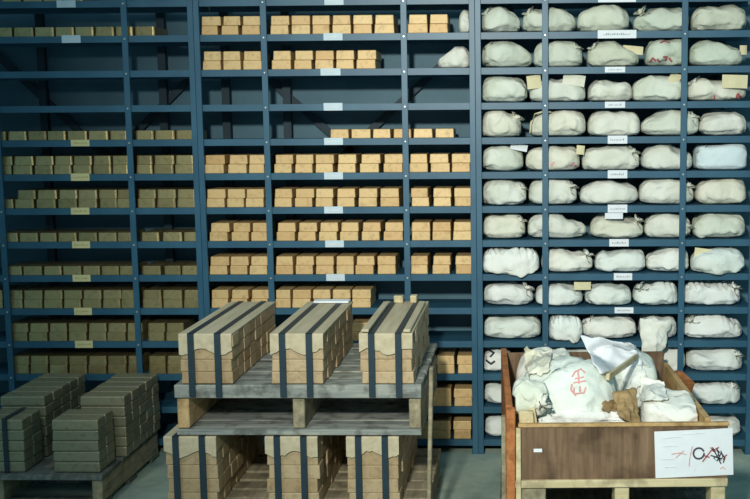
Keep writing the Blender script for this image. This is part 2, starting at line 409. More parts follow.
# ------------------------------------------------------------------ cloth sacks
def bag_bm(L, Dp, Hh, seed, ex=.64, ez=.68, tl=0, tr=0, skew=0, pleats=0, flat=.3, amp=.014, sag=0, lump=1.0, nu=60, nv=64, wr=1.5, clampz=None, ylim=None):
    """a filled sack lying along x, base on z=0; tl / tr thin its left / right end"""
    bm = bmesh.new(); rows = []
    rnd = random.Random(seed)
    ga, gb = rnd.uniform(.5, 1.2), rnd.uniform(.5, 1.2)           # how strongly each end is gathered
    dipx, dipw = rnd.uniform(-.5, .5), rnd.uniform(.25, .5)
    sg = lambda v, e: math.copysign(abs(v)**e, v)
    for i in range(nv+1):
        th = PI*i/nv                                           # 0 at left end, PI at right end
        cx = -math.cos(th); s = math.sin(th)
        row = []
        for j in range(nu):
            ph = 2*PI*j/nu
            u = sg(cx, ex); rad = s**ex if s > 0 else 0
            yy = sg(math.cos(ph), ez)*rad; zz = sg(math.sin(ph), ez)*rad
            k = 1 - max(0, -u)*tl - max(0, u)*tr
            k *= 1 - .10*lump*math.exp(-((u-dipx)/dipw)**2)
            zz2 = zz*(k if zz > 0 else 1)
            x, y, z = u*L/2, yy*Dp/2*(.6+.4*k), Hh*(flat + zz2*((1-flat) if zz2 > 0 else flat)) + skew*u*Hh*.5
            p = Vector((x*8+seed*7.3, y*8, z*8))
            n = noise.fractal(p, .9, 2.1, 3)*amp*s
            rid = (1-2*abs(noise.noise(p*.8+Vector((3, 1, seed)))))**3      # soft ridges of slack cloth
            rid2 = 1-abs(noise.noise(p*2.1+Vector((seed, 7, 2))))*2
            n2 = rid*amp*.45*s + rid2*amp*.30*s*wr + noise.noise(p*2.6)*amp*.35*s
            g = (max(0, -u)**5*ga + max(0, u)**5*gb)*s
            fold = g*.010*math.sin(ph*9+seed+2*noise.noise(p))               # creases running into the gathered ends
            x += n*.5; z += (n+n2+fold)*(1.0 if z > .01 else .15); y += (noise.noise(p*1.1+Vector((5, 5, 5)))*amp*1.1 + n2 - fold*(1 if math.cos(ph) < 0 else -1))*(1 if s > .05 else 0)
            if pleats and zz > .2:
                z -= pleats*.026*max(0, math.cos(x*225+y*60+seed))**2*(zz-.2)*(1 if y < .03 else .3)*(1 if abs(u) < .85 else .3)
            if clampz: z = min(z, clampz - .001*abs(noise.noise(p)))
            if ylim is not None and not sag: y = max(y, ylim)
            z = max(z, 0) if skew == 0 else z
            if sag:
                f = max(0, min(1, (-y-Dp/2+.041)/.03)) if y < 0 else 0
                z -= sag*f*(.5+.5*u)*(1-z/(Hh*1.05))**1.0
            row.append(bm.verts.new((x, y, z)))
            if i in (0, nv): break
        rows.append(row)
    for A, Q in zip(rows, rows[1:]):
        if len(A) == 1:
            for j in range(nu): bm.faces.new((A[0], Q[j], Q[(j+1) % nu]))
        elif len(Q) == 1:
            for j in range(nu): bm.faces.new((A[j], Q[0], A[(j+1) % nu]))
        else:
            for j in range(nu): bm.faces.new((A[j], Q[j], Q[(j+1) % nu], A[(j+1) % nu]))
    return bm

def neck_bm(r0_, r1, ln, seed, n=26):
    """gathered cloth mouth: pinched at the base, fanning out into pleats along +x"""
    bm = bmesh.new(); rings = []
    rnd = random.Random(seed)
    prof = [(0, r0_*1.25), (.18, r0_*.8), (.3, r0_*.72), (.55, (r0_+r1)/2), (1, r1)]
    for t, r in prof:
        ring = []
        for j in range(n):
            a = 2*PI*j/n
            pl = 1 + (.28*t)*(1 if j % 2 else -1)
            w = r*pl*(1+.2*t*math.sin(2*a+seed))
            ring.append(bm.verts.new((t*ln*(1+.18*t*math.sin(3*a+seed)), math.cos(a)*w*.8, math.sin(a)*w)))
        rings.append(ring)
    inner = [bm.verts.new((v.co.x-ln*.35, v.co.y*.55, v.co.z*.55)) for v in rings[-1]]
    rings.append(inner)
    for A, Q in zip(rings, rings[1:]):
        for j in range(n): bm.faces.new((A[j], Q[j], Q[(j+1) % n], A[(j+1) % n]))
    bm.faces.new(rings[0][::-1]); bm.faces.new(rings[-1])
    return bm

def tie_bm(r, seed):
    bm = bmesh.new()
    tube(bm, [(.001*math.sin(5*a), math.cos(a)*r*.85, math.sin(a)*r) for a in [2*PI*i/16 for i in range(17)]], .0022, 5)
    rnd = random.Random(seed)
    for s in (1, -1):
        tube(bm, [(0, -r*.8, r*.2), (.008*s, -r-.006, -.006), (.018*s, -r-.008, -.022*rnd.uniform(.6, 1.4)), (.02*s, -r-.004, -.032)], .0018, 5)
    return bm

def sheet_bm(w, h, th=.0012, curl=.006, seed=0, n=6, m=6):
    """thin paper in the local x-z plane, slightly curled, with thickness"""
    bm = bmesh.new(); g = [[], []]
    for s in (0, 1):
        for i in range(n+1):
            row = []
            for j in range(m+1):
                x = (i/n-.5)*w; z = (j/m-.5)*h
                y = curl*((i/n-.5)**2*4 + .6*noise.noise(Vector((x*20+seed, z*20, seed)))) + s*th
                row.append(bm.verts.new((x, y, z)))
            g[s].append(row)
    for i in range(n):
        for j in range(m):
            bm.faces.new((g[0][i][j], g[0][i+1][j], g[0][i+1][j+1], g[0][i][j+1]))
            bm.faces.new((g[1][i][j], g[1][i][j+1], g[1][i+1][j+1], g[1][i+1][j]))
    def edge(pa):
        for (i, j), (i2, j2) in zip(pa, pa[1:]):
            bm.faces.new((g[0][i][j], g[1][i][j], g[1][i2][j2], g[0][i2][j2]))
    edge([(i, 0) for i in range(n+1)][::-1]); edge([(i, m) for i in range(n+1)])
    edge([(0, j) for j in range(m+1)]); edge([(n, j) for j in range(m+1)][::-1])
    return bm

def on_surface(bm, strokes, inv, name, mat, parent, w=.004, lift=.0012):
    """ink strokes given along sight lines, laid on the cloth they hit (bm is in the parent's local frame)"""
    bmesh.ops.recalc_face_normals(bm, faces=bm.faces[:]); bm.normal_update()
    tree = BVHTree.FromBMesh(bm); out = bmesh.new()
    for st in strokes:
        P = []
        for i in range(len(st)-1):
            for q in range(6): P.append(Vector(st[i]).lerp(Vector(st[i+1]), q/6))
        P.append(Vector(st[-1])); pts = []
        for p in P:
            o = inv @ EYE; d = (inv.to_3x3() @ ray(p.x, p.y)).normalized()
            hit, nn, *_ = tree.ray_cast(o, d)
            if hit is None: continue
            if nn.dot(d) > 0: nn = -nn
            pts.append((hit+nn*lift, nn))
        if len(pts) < 2: continue
        rows = []
        for i, (p, nn) in enumerate(pts):
            t = pts[min(i+1, len(pts)-1)][0]-pts[max(i-1, 0)][0]
            t = t.normalized() if t.length > 1e-9 else Vector((1, 0, 0))
            s = t.cross(nn).normalized()*w/2
            rows.append([out.verts.new(p+s), out.verts.new(p-s), out.verts.new(p-s-nn*lift*.9), out.verts.new(p+s-nn*lift*.9)])
        for A, Q in zip(rows, rows[1:]):
            for j in range(4): out.faces.new((A[j], A[(j+1) % 4], Q[(j+1) % 4], Q[j]))
    if len(out.verts): return obj(name, out, mat, parent)
    out.free()

def add_neck(t, mat, end, z, seed, r=.02, fan=.036, ln=.05, up=.7, y=0.0):
    """end is the x of the tied mouth; it points outwards and up"""
    s = 1 if end >= 0 else -1
    e = bpy.data.objects.new('neck', mesh_of(neck_bm(r, fan, ln, seed), 'neck', mat, True)); C.objects.link(e)
    e.parent = t; e.location = (end, y, z)
    e.rotation_euler = (0, -up if s > 0 else -(PI-up), 0)
    k = obj('tie', tie_bm(r*.86, seed), M_STRING2, e); k.location = (ln*.24, 0, 0)
    return e

def sack(name, label, box_px, k, seed, mat=M_BAG, y=None, neck=None, group=None, deep=.19, sag=0, **kw):
    x0, x1, y0, y1 = box_px
    yf = (.006 if not sag else -.05) if y is None else y
    yc = yf+deep/2
    ym = (y0+y1)/2
    yo = .05 if sag else .0
    a, b = at_y(x0, ym, .03), at_y(x1, ym, .03)
    zt = at_y((x0+x1)/2, y0, yc-.02).z
    z0 = shelf_top(k)+.0005
    free = SY-2*LIP-.003
    if group and 'right' in group: a.x = max(a.x, -.170); b.x = min(b.x, 1.022)
    else: b.x = min(b.x, -.222)
    L, Hh = b.x-a.x-.002, min(zt-z0+.004, free)
    bm = bag_bm(L+.004, deep, Hh, seed, clampz=free, ylim=-deep/2, sag=sag, **kw)
    keep = bm.copy()
    t = obj(name, bm, mat, None, True, ((a.x+b.x)/2, yc, z0))
    tag(t, label, 'sack', group)
    if neck:
        ex, zz = neck[0]*L/2*.82, min(neck[1]*Hh, free-.047)
        add_neck(t, mat, ex, zz, seed, r=.012, fan=.023, ln=.025, up=1.0, y=neck[3] if len(neck) > 3 else -.055)
    return t, keep

def paper_on(t, px, py, y, wpx, hpx, mat=M_TAG, tilt=0, name='paper_tag', curl=.004):
    p = at_y(px, py, y); sc = 1/(225*4.85/(4.85+y))
    o = obj(name, sheet_bm(wpx*sc, hpx*sc, .0012, curl, px), mat, t, False, p - t.location, (0, tilt, 0))
    return o

RG = lambda k: f'white sacks on the {ORD[13-k]} shelf down of the right rack'
def lab(k, i, extra, adj='off-white sack'):
    e = (' ' + extra) if extra else ''
    return f'{adj}{e}, {ORD[i]} from left, {ORD[13-k]} shelf down, right rack'
# shelf: list of (box, options, words)
ROWS = {
 11: [((478, 520, 7, 31), dict(tr=.75, neck=(-.8, .8, .9)), 'sloping down right'), ((523, 576, 8, 32), dict(tr=.35, tl=.1), ''),
      ((578, 630, 7, 31), dict(tl=.2, tr=.1), ''), ((635, 690, 7, 31), dict(tl=.55), 'thin at its left end'), ((694, 748, 7, 31), dict(), '')],
 10: [((479, 532, 40, 67), dict(tr=.55, neck=(-.8, .75, 1.0)), 'sloping down right'), ((534, 583, 40, 66), dict(neck=(.8, .7, 1.0)), 'with a raised corner'),
      ((588, 640, 43, 68), dict(tr=.7), 'drooping right'), ((647, 688, 40, 66), dict(), 'with red marks'), ((691, 745, 42, 66), dict(tr=.4), '')],
 9: [((481, 527, 76, 103), dict(tr=.25), ''), ((530, 586, 80, 102), dict(tl=.1), 'with two paper tags'), ((589, 633, 82, 103), dict(), ''),
     ((634, 685, 77, 102), dict(tl=.15), 'with cream tag'), ((688, 748, 80, 103), dict(tr=.2), 'under a cream paper sheet')],
 8: [((481, 521, 109, 137), dict(tr=.2, ez=.55), 'blocky and upright'), ((530, 586, 110, 136), dict(tl=.25), 'with a cord loop'), ((589, 641, 112, 136), dict(), ''),
     ((643, 700, 108, 136), dict(tl=.65), 'rising to the right'), ((702, 748, 112, 136), dict(tl=.2, tr=.2), '')],
 7: [((480, 523, 146, 171), dict(tr=.15), 'under a curled label'), ((526, 580, 146, 171), dict(tl=.2), 'with small tag and red marks'), ((583, 640, 147, 171), dict(), ''),
     ((643, 694, 145, 171), dict(tl=.15, tr=.35), ''), ((697, 748, 144, 171), dict(ex=.45, ez=.5, amp=.006), '')],
 6: [((480, 526, 176, 205), dict(neck=(.86, .55, .5)), ''), ((529, 577, 174, 205), dict(tr=.2), ''), ((581, 639, 181, 206), dict(tl=.3, tr=.2), ''),
     ((641, 695, 175, 205), dict(tr=.4), ''), ((698, 748, 172, 206), dict(tl=.2), '')],
 5: [((480, 525, 214, 240), dict(tl=.05), ''), ((528, 587, 214, 240), dict(tr=.7), 'tapering to right'), ((591, 644, 215, 239), dict(tl=.2, tr=.35), 'yellowish'),
     ((646, 692, 214, 240), dict(tl=.2, neck=(.9, .4, .3)), ''), ((695, 747, 212, 239), dict(tl=.2, amp=.016), '')],
 4: [((480, 539, 248, 277), dict(tr=.0, pleats=1, sag=.05), 'big and sagging over the lip'), ((542, 593, 249, 274), dict(tr=.3), ''), ((596, 646, 251, 274), dict(neck=(.85, .6, .6)), ''),
     ((648, 690, 246, 273), dict(tl=.45), ''), ((692, 744, 249, 275), dict(tr=.1, tl=.1, amp=.016, sag=.025), 'with folded flap')],
 3: [((481, 533, 284, 308), dict(tr=.35), ''), ((536, 583, 284, 307), dict(tl=.05, tr=.2), 'with yellowed tag'), ((586, 632, 285, 309), dict(amp=.016), ''),
     ((635, 679, 281, 309), dict(pleats=1, tl=.3), 'with pleated top'), ((683, 742, 282, 308), dict(pleats=1, amp=.016, neck=(.88, .7, .8)), 'with pleated top and ear')],
 2: [((482, 541, 316, 341), dict(), ''), ((549, 582, 316, 342), dict(tr=.15, pleats=.7, amp=.016, sag=.05), 'with crumpled front'), ((583, 637, 316, 343), dict(), ''),
     ((641, 678, 315, 343), dict(tl=.1, tr=.1), 'with hanging cloth'), ((684, 744, 315, 342), dict(amp=.02, tr=.2, pleats=.6), 'with deep folds')],
 1: [((481, 512, 349, 374), dict(tr=.1), 'with dark marks'), ((520, 600, 350, 374), dict(), 'behind the crate'), ((655, 686, 347, 376), dict(amp=.016), 'beside the post'),
     ((689, 744, 348, 377), dict(amp=.016, neck=(.85, .65, .7)), 'with gathered ear')],
 0: [((481, 520, 383, 409), dict(tr=.3), 'beside the crate'), ((684, 742, 381, 409), dict(tl=.1, pleats=.6, neck=(.78, .75, 1.0)), 'with pleated top')],
 -1: [((481, 520, 416, 444), dict(tr=.4), 'beside the crate'), ((690, 742, 416, 442), dict(), 'behind the crate corner')],
}
BAGS = {}
sd = 1
for k, row in ROWS.items():
    for i, (bx, kw, ex) in enumerate(row):
        sd += 1; kw = dict(kw)
        if 'neck' not in kw and not kw.get('sag') and (k*7+i*3) % 5 < 2: kw['neck'] = ((.88, .72, .75) if ((k+i) % 2 or i == 0) and i < len(row)-1 else (-.88, .72, .75))
        m, adj = M_BAG, 'off-white sack'
        if k >= 10: m = M_BAGG; adj = 'greenish off-white sack' if len(ex.split()) < 4 else 'pale sack'
        if k <= 4: m = M_BAGW; adj = 'white sack'
        if (k, i) == (7, 4): m = M_PLASTIC; adj = 'smooth bluish sack'
        t, kb = sack('sack', lab(k, i+1, ex, adj), bx, k, sd, m, None, group=RG(k), **kw)
        BAGS[(k, i)] = (t, kb)

# tags, flaps and marks the sacks carry
paper_on(BAGS[(10, 4)][0], 743.5, 50, .05, 7, 9)
paper_on(BAGS[(10, 2)][0], 633, 50, .05, 20, 8, M_TAG, .1)
paper_on(BAGS[(9, 1)][0], 534, 82, .02, 14, 13, M_TAG, -.1)
paper_on(BAGS[(9, 1)][0], 574, 80, .03, 22, 11, M_BAG, .15)
paper_on(BAGS[(9, 3)][0], 675, 78, .03, 11, 11, M_TAG, .5)
paper_on(BAGS[(9, 4)][0], 735, 81.5, .002, 25, 13, M_TAG, .03)
paper_on(BAGS[(7, 0)][0], 519, 147, .03, 17, 7, M_PAPER, .2)
paper_on(BAGS[(7, 1)][0], 580.5, 150, .0, 8, 9, M_TAG, .1)
paper_on(BAGS[(5, 2)][0], 614, 216, .0, 18, 6, M_PAPER, 0)
paper_on(BAGS[(4, 4)][0], 708, 254, .004, 27, 10, M_TAG, .12, 'flap')
paper_on(BAGS[(3, 1)][0], 582.5, 286, .0, 17, 8, M_TAG, 0)
def marks(key, strokes, mat, w, name='ink_mark'):
    t, kb = BAGS[key]
    o = on_surface(kb, strokes, Matrix.Translation(-t.location), name, mat, t, w)
    if o: o['label'] = 'red markings' if mat in (M_RED, M_PINK) else 'dark markings'
marks((10, 3), [[(650, 62), (653, 58), (656, 61)], [(657, 59), (660, 62)], [(663, 57), (667, 57), (665, 61)], [(669, 58), (672, 62)], [(660, 43), (665, 41), (670, 43)]], M_RED, .009)
marks((9, 4), [[(714, 99), (714, 95)], [(736, 99), (738, 94), (741, 98)]], M_RED, .012)
marks((7, 1), [[(551, 166), (554, 162)], [(570, 167), (573, 163), (577, 167)]], M_PINK, .011)
marks((1, 0), [[(484, 352), (489, 350), (494, 353), (490, 357)], [(486, 360), (491, 364), (495, 361)]], M_INK, .009)
o = BAGS[(8, 1)][0]
bm = bmesh.new()
tube(bm, [at_y(530, 133, .012)-o.location, at_y(531, 122, .012)-o.location, at_y(535, 114, .012)-o.location, at_y(543, 111.5, .014)-o.location, at_y(551, 112, .02)-o.location], .004, 6)
obj('cord', bm, M_TAG, o, True)
# folded cloth hanging from the shelf towards the crate
# sacks lying on the middle rack's right end
for key, bx, k, lb, kw in (('a', (458, 476, 11, 31), 11, 'pale cloth sack at the right end of the second shelf down, middle rack', dict(tl=.3)),
                           ('b', (437, 474, 50, 67), 10, 'pale cloth sack sloping left at right end of third shelf down, middle rack', dict(tl=.85))):
    t, kb = sack('sack', lb, bx, k, 90+len(bx)+k, M_BAG, .03, None, 'white sacks on the middle rack', deep=.16, **kw)

# ------------------------------------------------------------------ pallets
def pallet(label, x0, x1, y0, y1, z0, hgt, mats, ndeck=7, group='wooden pallets', th=.018, front=.02, group_on=True):
    t = thing('wooden_pallet', label, 'pallet', ((x0+x1)/2, (y0+y1)/2, z0), 0, group)
    W, Dp = (x1-x0)/2, (y1-y0)/2
    md, ms = mats
    zb = .02
    for i in range(ndeck):
        a = -Dp + i*(2*Dp)/ndeck; w = 2*Dp/ndeck*(.8 if 0 < i < ndeck-1 else .92)
        obj('deck_board', B(-W, W, a, a+w, hgt-(front if i == 0 else th), hgt, .002, jit=.0015), md, t)
    for sx in (-1, 0, 1):
        c = sx*(W-.025)
        q = obj('stringer', B(c-.021, c+.021, -Dp+.012, Dp-.005, zb+.0015, hgt-max(front, th)-.0015, .003), ms if sx == -1 else M_PALLETY, t)
        if ms is M_STRING and sx == -1: q['label'] = 'fresh tan stringer end'
    nb, wb = (6, 2*Dp/6-.008) if ms is M_STRING else (3, .1)
    for i in range(nb):
        a = -Dp + i*(2*Dp-wb)/(nb-1)
        obj('bottom_board', B(-W+.002, W-.002, a, a+wb, 0, zb-.0004, .002, jit=.001), md, t)
    return t
# lower and upper pallet of the strapped stacks
FY = -1.1
pallet('grey wooden pallet on the floor under the lower strapped stacks', -1.225, -.34, FY-.005, FY+.72, 0, .14, (M_PALLETY, M_PALLETY))
ZU = .4075
pu = pallet('weathered pallet resting on the lower stacks, with tan stringer ends', -1.232, -.352, FY-.005, FY+.74, ZU, .183, (M_PALLET, M_STRING), front=.05)

def bundle(label, x0, y0, z0, layers, lh, rows, L, cover=True, ragged=1, seed=0, extra=None, over=.05):
    t = thing('strapped_bar_stack', label, 'stack', (x0+L/2, y0+rows*.086/2, z0), 0, 'strapped stacks of bars on the middle pallets')
    me = [bar_mesh(.0845, lh-.0006, L, M_STACK, 'bar', .03, .002, .003, seed*3+i) for i in range(3)]
    rnd = random.Random(seed); Dp = rows*.086
    for li in range(layers):
        for r in range(rows):
            o = obj('bar', rnd.choice(me), None, t, False, (rnd.uniform(-.003, .003), -Dp/2+.043+r*.086, li*lh), (0, 0, PI/2))
            o.location.x += .004*(rnd.random() < .2)
    zt = layers*lh
    bm = bmesh.new()                                              # card over the top, folded down the front with a torn edge
    n = 16; th = .006; rows_ = []
    drop = [(.058+.012*math.sin(i*.55+seed)+.006*noise.noise(Vector((i*.9, seed, 0)))) for i in range(n+1)]
    for i in range(n+1):
        x = -L/2-.002 + (L+.004)*i/n
        prof = [(Dp/2, zt+th), (-Dp/2-.004, zt+th), (-Dp/2-.009, zt+th-.005), (-Dp/2-.009, zt-drop[i]), (-Dp/2-.003, zt-drop[i]), (-Dp/2-.003, zt+.0005), (Dp/2, zt+.0005)]
        rows_.append([bm.verts.new((x, y, z)) for y, z in prof])
    for A, Q in zip(rows_, rows_[1:]):
        for j in range(7): bm.faces.new((A[j], A[(j+1) % 7], Q[(j+1) % 7], Q[j]))
    bm.faces.new(rows_[0]); bm.faces.new(rows_[-1][::-1])
    c = obj('card_cover', bm, M_CARD, t); c['label'] = 'light tan card cover with torn front edge'
    for sx in (-.23*L-.008, .21*L+.006):
        s = bmesh.new(); w = .0115; a = .0025
        yf, yb = -Dp/2-.0115, Dp/2+.0015
        box(s, sx-w, sx+w, yf-a, yf, -over, zt+th+a, .0006)
        box(s, sx-w, sx+w, yf-a, yb+a, zt+th+.0004, zt+th+a, .0006)
        box(s, sx-w, sx+w, yb, yb+a, 0, zt+th+a, .0006)
        obj('strap', s, M_STRAP, t)
    return t, zt+th, Dp

UPX = [(179.6, 'left stack of strapped bars on the upper pallet'), (270.8, 'middle stack of strapped bars on the upper pallet, white paper at its back'),
       (359.8, 'right stack of strapped bars on the upper pallet, little blocks on top')]
ups = []
ZD = ZU+.183
for i, (px, lb) in enumerate(UPX):
    x = at_y(px, 336, FY).x
    ups.append(bundle(lb, x, FY, ZD+.0022, 4, .044, 8, .184, seed=i+1, over=.045))
LOX = [(165, 'left stack of strapped bars under the upper pallet'), (266, 'middle stack of strapped bars under the upper pallet'),
       (347, 'right stack of strapped bars under the upper pallet')]
for i, (px, lb) in enumerate(LOX):
    x = at_y(px, 445, FY).x
    bundle(lb, x, FY, .1422, 5, .0508, 8, .184, seed=i+5, over=.0)
# bits on the stacks
t, zt, Dp = ups[1]
o = obj('white_paper', B(-.06, .085, Dp/2-.06, Dp/2, zt+.0030, zt+.011, .002, jit=.002), M_PAPER, t); o['label'] = 'white folded paper at the back'
t, zt, Dp = ups[2]
for a, b in ((-.045, -.008), (.022, .048)):
    obj('wood_block', B(a, b, Dp/2-.05, Dp/2-.01, zt+.003, zt+.03, .002, jit=.002), M_CREAMW, t)
for s in (-1, 1):
    obj('edge_batten', B(s*.074-.013, s*.074+.013, -Dp/2, Dp/2-.08, zt+.0032, zt+.014, .002, jit=.002), M_CARD, t)
# stake leaning on the right of the pallets
a = at_y(425, 372, FY-.04); b = at_y(421, 440, FY-.04)
tag(obj('wooden_stake', B(-.361+.030, -.361+.044, FY-.03, FY+.01, .001, .655, .003, rot=Matrix.Rotation(.03, 3, 'Y')), M_PALLETY),
    'thin grey upright wooden stake at the right side of the stacked pallets', 'stake')

# left pallet
lp = pallet('dark wooden pallet on the floor at left carrying dull ingots', -2.50, -1.655, -.74, -.06, 0, .135, (M_PALD, M_PALD), ndeck=6)
ING = [bar_mesh(.0845, .0425, .187, M_INGOT, 'ingot', .035, .002, .0055, 40+i) for i in range(3)]
rnd = random.Random(3)
def ingot_stack(name, x0, y0, rows, layers, where):
    for r in range(rows):
        for li in range(layers):
            if r < rows-1 and r > 0 and li < layers-2 and name == 'hidden': continue
            o = obj('ingot', rnd.choice(ING), None, None, False, (x0+.0935+rnd.uniform(-.003, .003), y0+.043+r*.0865, 0.1370+li*.043), (0, 0, PI/2+rnd.uniform(-.004, .004)))
            o['row'] = r
            lay = 'top' if li == layers-1 else f'{ORD[li+1]} from bottom'
            tag(o, f'dull grey ingot, {lay}, {ORD[r+1]} row, {where}', 'ingot', f'ingots of the {where}')
pC = at_z(55, 472, .1355).x
ingot_stack('c', pC, -.71, 2, 5, 'short front stack on left pallet')
ingot_stack('b', at_y(80, 401, -.5).x, -.505, 5, 6, 'tall right stack on left pallet')
xA = at_y(22, 415, -.71).x - .187
ingot_stack('a', xA, -.71, 2, 5, 'strapped front stack, left pallet')
ingot_stack('a2', xA, -.505, 5, 6, 'tall left stack on left pallet')
for sx in (xA+.115,):
    bm = bmesh.new()
    box(bm, -.0095, .0095, -.0025, 0, .0, .2165, .0006)
    box(bm, -.0095, .0095, -.0025, .18, .2162, .2185, .0006)
    tag(obj('steel_strap', bm, M_STRAP, None, False, (sx, -.7125, .1385)), 'dark flat strap over the front stack at the left pallet edge', 'strap')

# ------------------------------------------------------------------ crate on its pallet
CR = thing('wooden_crate', 'open brown plywood crate full of white sacks at right', 'crate', (-.04, -1.2, .1402), math.radians(2))
CW, CD = .755, 1.0
pallet('low wooden pallet under the crate at right', -.08, .70, -1.15, -.16, 0, .136, (M_PALD, M_PALD), ndeck=7)
CRM = Matrix.Translation(CR.location) @ Matrix.Rotation(math.radians(2), 4, 'Z')
def cr(name, mat, *a, **k): return obj(name, B(*a, **k), mat, CR)
cr('front_panel', M_PLY, .022, CW, 0, .014, .137, .322, .001)
cr('front_rail', M_CREAMW, .02, CW, -.012, .03, .110, .1365, .002, jit=.001)
cr('front_rail', M_TANW, .03, CW+.004, -.004, .02, .3225, .334, .002, jit=.001)
cr('side_panel', M_ORANGE, -.012, .012, .03, CD, .12, .392, .002)
cr('side_panel', M_TANW, CW-.075, CW-.055, .021, CD-.1, .12, .345, .002)
cr('back_panel', M_PLY, .013, CW-.056, CD+.002, CD+.018, .12, .37, .002)
cr('base_board', M_TANW, .0125, CW-.076, .031, CD, .12, .135)
cr('corner_post', M_ORANGE, -.012, .0195, -.012, .028, 0, .388, .003, jit=.001)
cr('corner_post', M_CREAMW, .0205, .038, -.022, -.0125, .0, .325, .002, jit=.002)
cr('corner_post', M_TANW, CW-.05, CW, .0145, .06, .14, .322, .003)
cr('side_batten', M_PALLETY, -.028, -.0125, -.002, .03, 0, .36, .002)
for x in (.04, .39, CW-.03):
    cr('foot', M_CREAMW if x > .3 else M_PALLETY, x-.025 if x > .1 else x, x+.025 if x > .1 else x+.085, .0, .09, .0, .1095, .003)
    cr('foot', M_PALLETY, x-.025, x+.025, CD-.1, CD, .0, .1195, .003)
cr('chip', M_PAPER, .083, .112, -.0015, -.0002, .235, .247)
cr('wood_scrap', M_CREAMW, .034, .085, .022, .05, .30, .372, .003, jit=.003)

TREES = []
def settle(bm, mw, push=.005, inside=True):
    '''soft things give way: points inside a neighbour or the crate's boards move to the surface'''
    inv = mw.inverted(); ci = CRM.inverted()
    for v in bm.verts:
        p = mw @ v.co
        for tr in TREES:
            q, nn, i, d = tr.find_nearest(p)
            if q is None or d > .3: continue
            ins = 0
            for dr in (Vector((.02, .03, 1)), Vector((.9, -.4, .15)), Vector((-.8, -.5, -.1))):
                c, st = 0, p.copy()
                for _ in range(12):
                    hh = tr.ray_cast(st, dr)
                    if hh[0] is None: break
                    c += 1; st = hh[0] + dr*1e-4
                ins += c % 2
            if ins >= 2:
                m = q-p; p = q + (m.normalized() if m.length > 1e-6 else nn)*push
            elif d < push*.6 and (p-q).length > 1e-6: p = q + (p-q).normalized()*push*.6
        if inside:
            l = ci @ p
            top = .337 if l.x > .1 else .395
            if l.z < top + .014:
                if l.x < .35: l.x = max(l.x, .024)
                else: l.x = min(l.x, CW-.081)
                l.y = max(l.y, .034)
                l.y = min(l.y, CD-.006)
            l.z = max(l.z, .139)
            p = CRM @ l
        v.co = inv @ p
def add_tree(bm, mw):
    b2 = bm.copy(); b2.transform(mw); bmesh.ops.recalc_face_normals(b2, faces=b2.faces[:]); b2.normal_update()
    TREES.append(BVHTree.FromBMesh(b2)); b2.free()

def crate_sack(name, label, px0, px1, py0, py1, y, deep, seed, mat=M_BAGW, rot=(0, 0, 0), **kw):
    a = at_y(px0, (py0+py1)/2, y); b = at_y(px1, (py0+py1)/2, y)
    zt = at_y((px0+px1)/2, py0, y).z; zb = at_y((px0+px1)/2, py1, y).z
    bm = bag_bm(b.x-a.x, deep, zt-zb, seed, nu=96, nv=70, wr=2.2, **kw)
    from mathutils import Euler
    mw = Matrix.Translation(((a.x+b.x)/2, y, zb)) @ Euler(rot).to_matrix().to_4x4()
    settle(bm, mw); add_tree(bm, mw)
    keep = bm.copy()
    t = obj(name, bm, mat, None, True, ((a.x+b.x)/2, y, zb), rot)
    tag(t, label, 'sack', 'white sacks heaped in the crate')
    return t, keep
BX = dict(ex=.5, ez=.6, flat=.4)
t1, k1 = crate_sack('sack', 'big white sack with red stamp heaped at the crate front', 517, 614, 362, 432, -.86, .46, 201, M_BAGW, (0, .04, 0), amp=.022, tl=.25, tr=.1, ex=.6, ez=.95, flat=.4)
t2, k2 = crate_sack('sack', 'white sack with black specks at the back of the crate', 584, 652, 352, 408, -.46, .34, 202, M_BAGW, (0, .1, 0), amp=.022, ex=.6, ez=.8, flat=.4)
t3, k3 = crate_sack('sack', 'white sack at the right inside the crate, against the tan plank', 640, 703, 396, 432, -.94, .26, 203, M_BAGW, (0, .05, -.1), amp=.018, tr=.3, **BX)
t4, k4 = crate_sack('sack', 'white sack at the back left of the crate beside the orange plank', 516, 574, 354, 404, -.42, .32, 204, M_BAGW, (0, 0, 0), amp=.022, tl=.2, ex=.6, ez=.8, flat=.4)
t5, k5 = crate_sack('sack', 'small cream sack end poking out at the left of the crate', 510, 546, 384, 414, -1.07, .15, 205, M_BAG, (0, .1, 0), amp=.02, tr=.3, **BX)
inv = t1.matrix_basis.inverted()
SO = on_surface(k1, [[(572, 377), (575, 372), (581, 369), (585, 373)], [(573, 383), (586, 381)], [(578, 370), (579, 384)], [(574, 388), (574, 394), (584, 393), (586, 387)],
                [(572, 384), (571, 390), (576, 396)], [(580, 386), (580, 392)], [(575, 379), (584, 377)]], inv, 'red_stamp', M_STAMP, t1, .0068)
SO['label'] = 'faded red stamp'
add_neck(t5, M_BAG, .03, .05, 8, .014, .03, .04, .5, -.06)

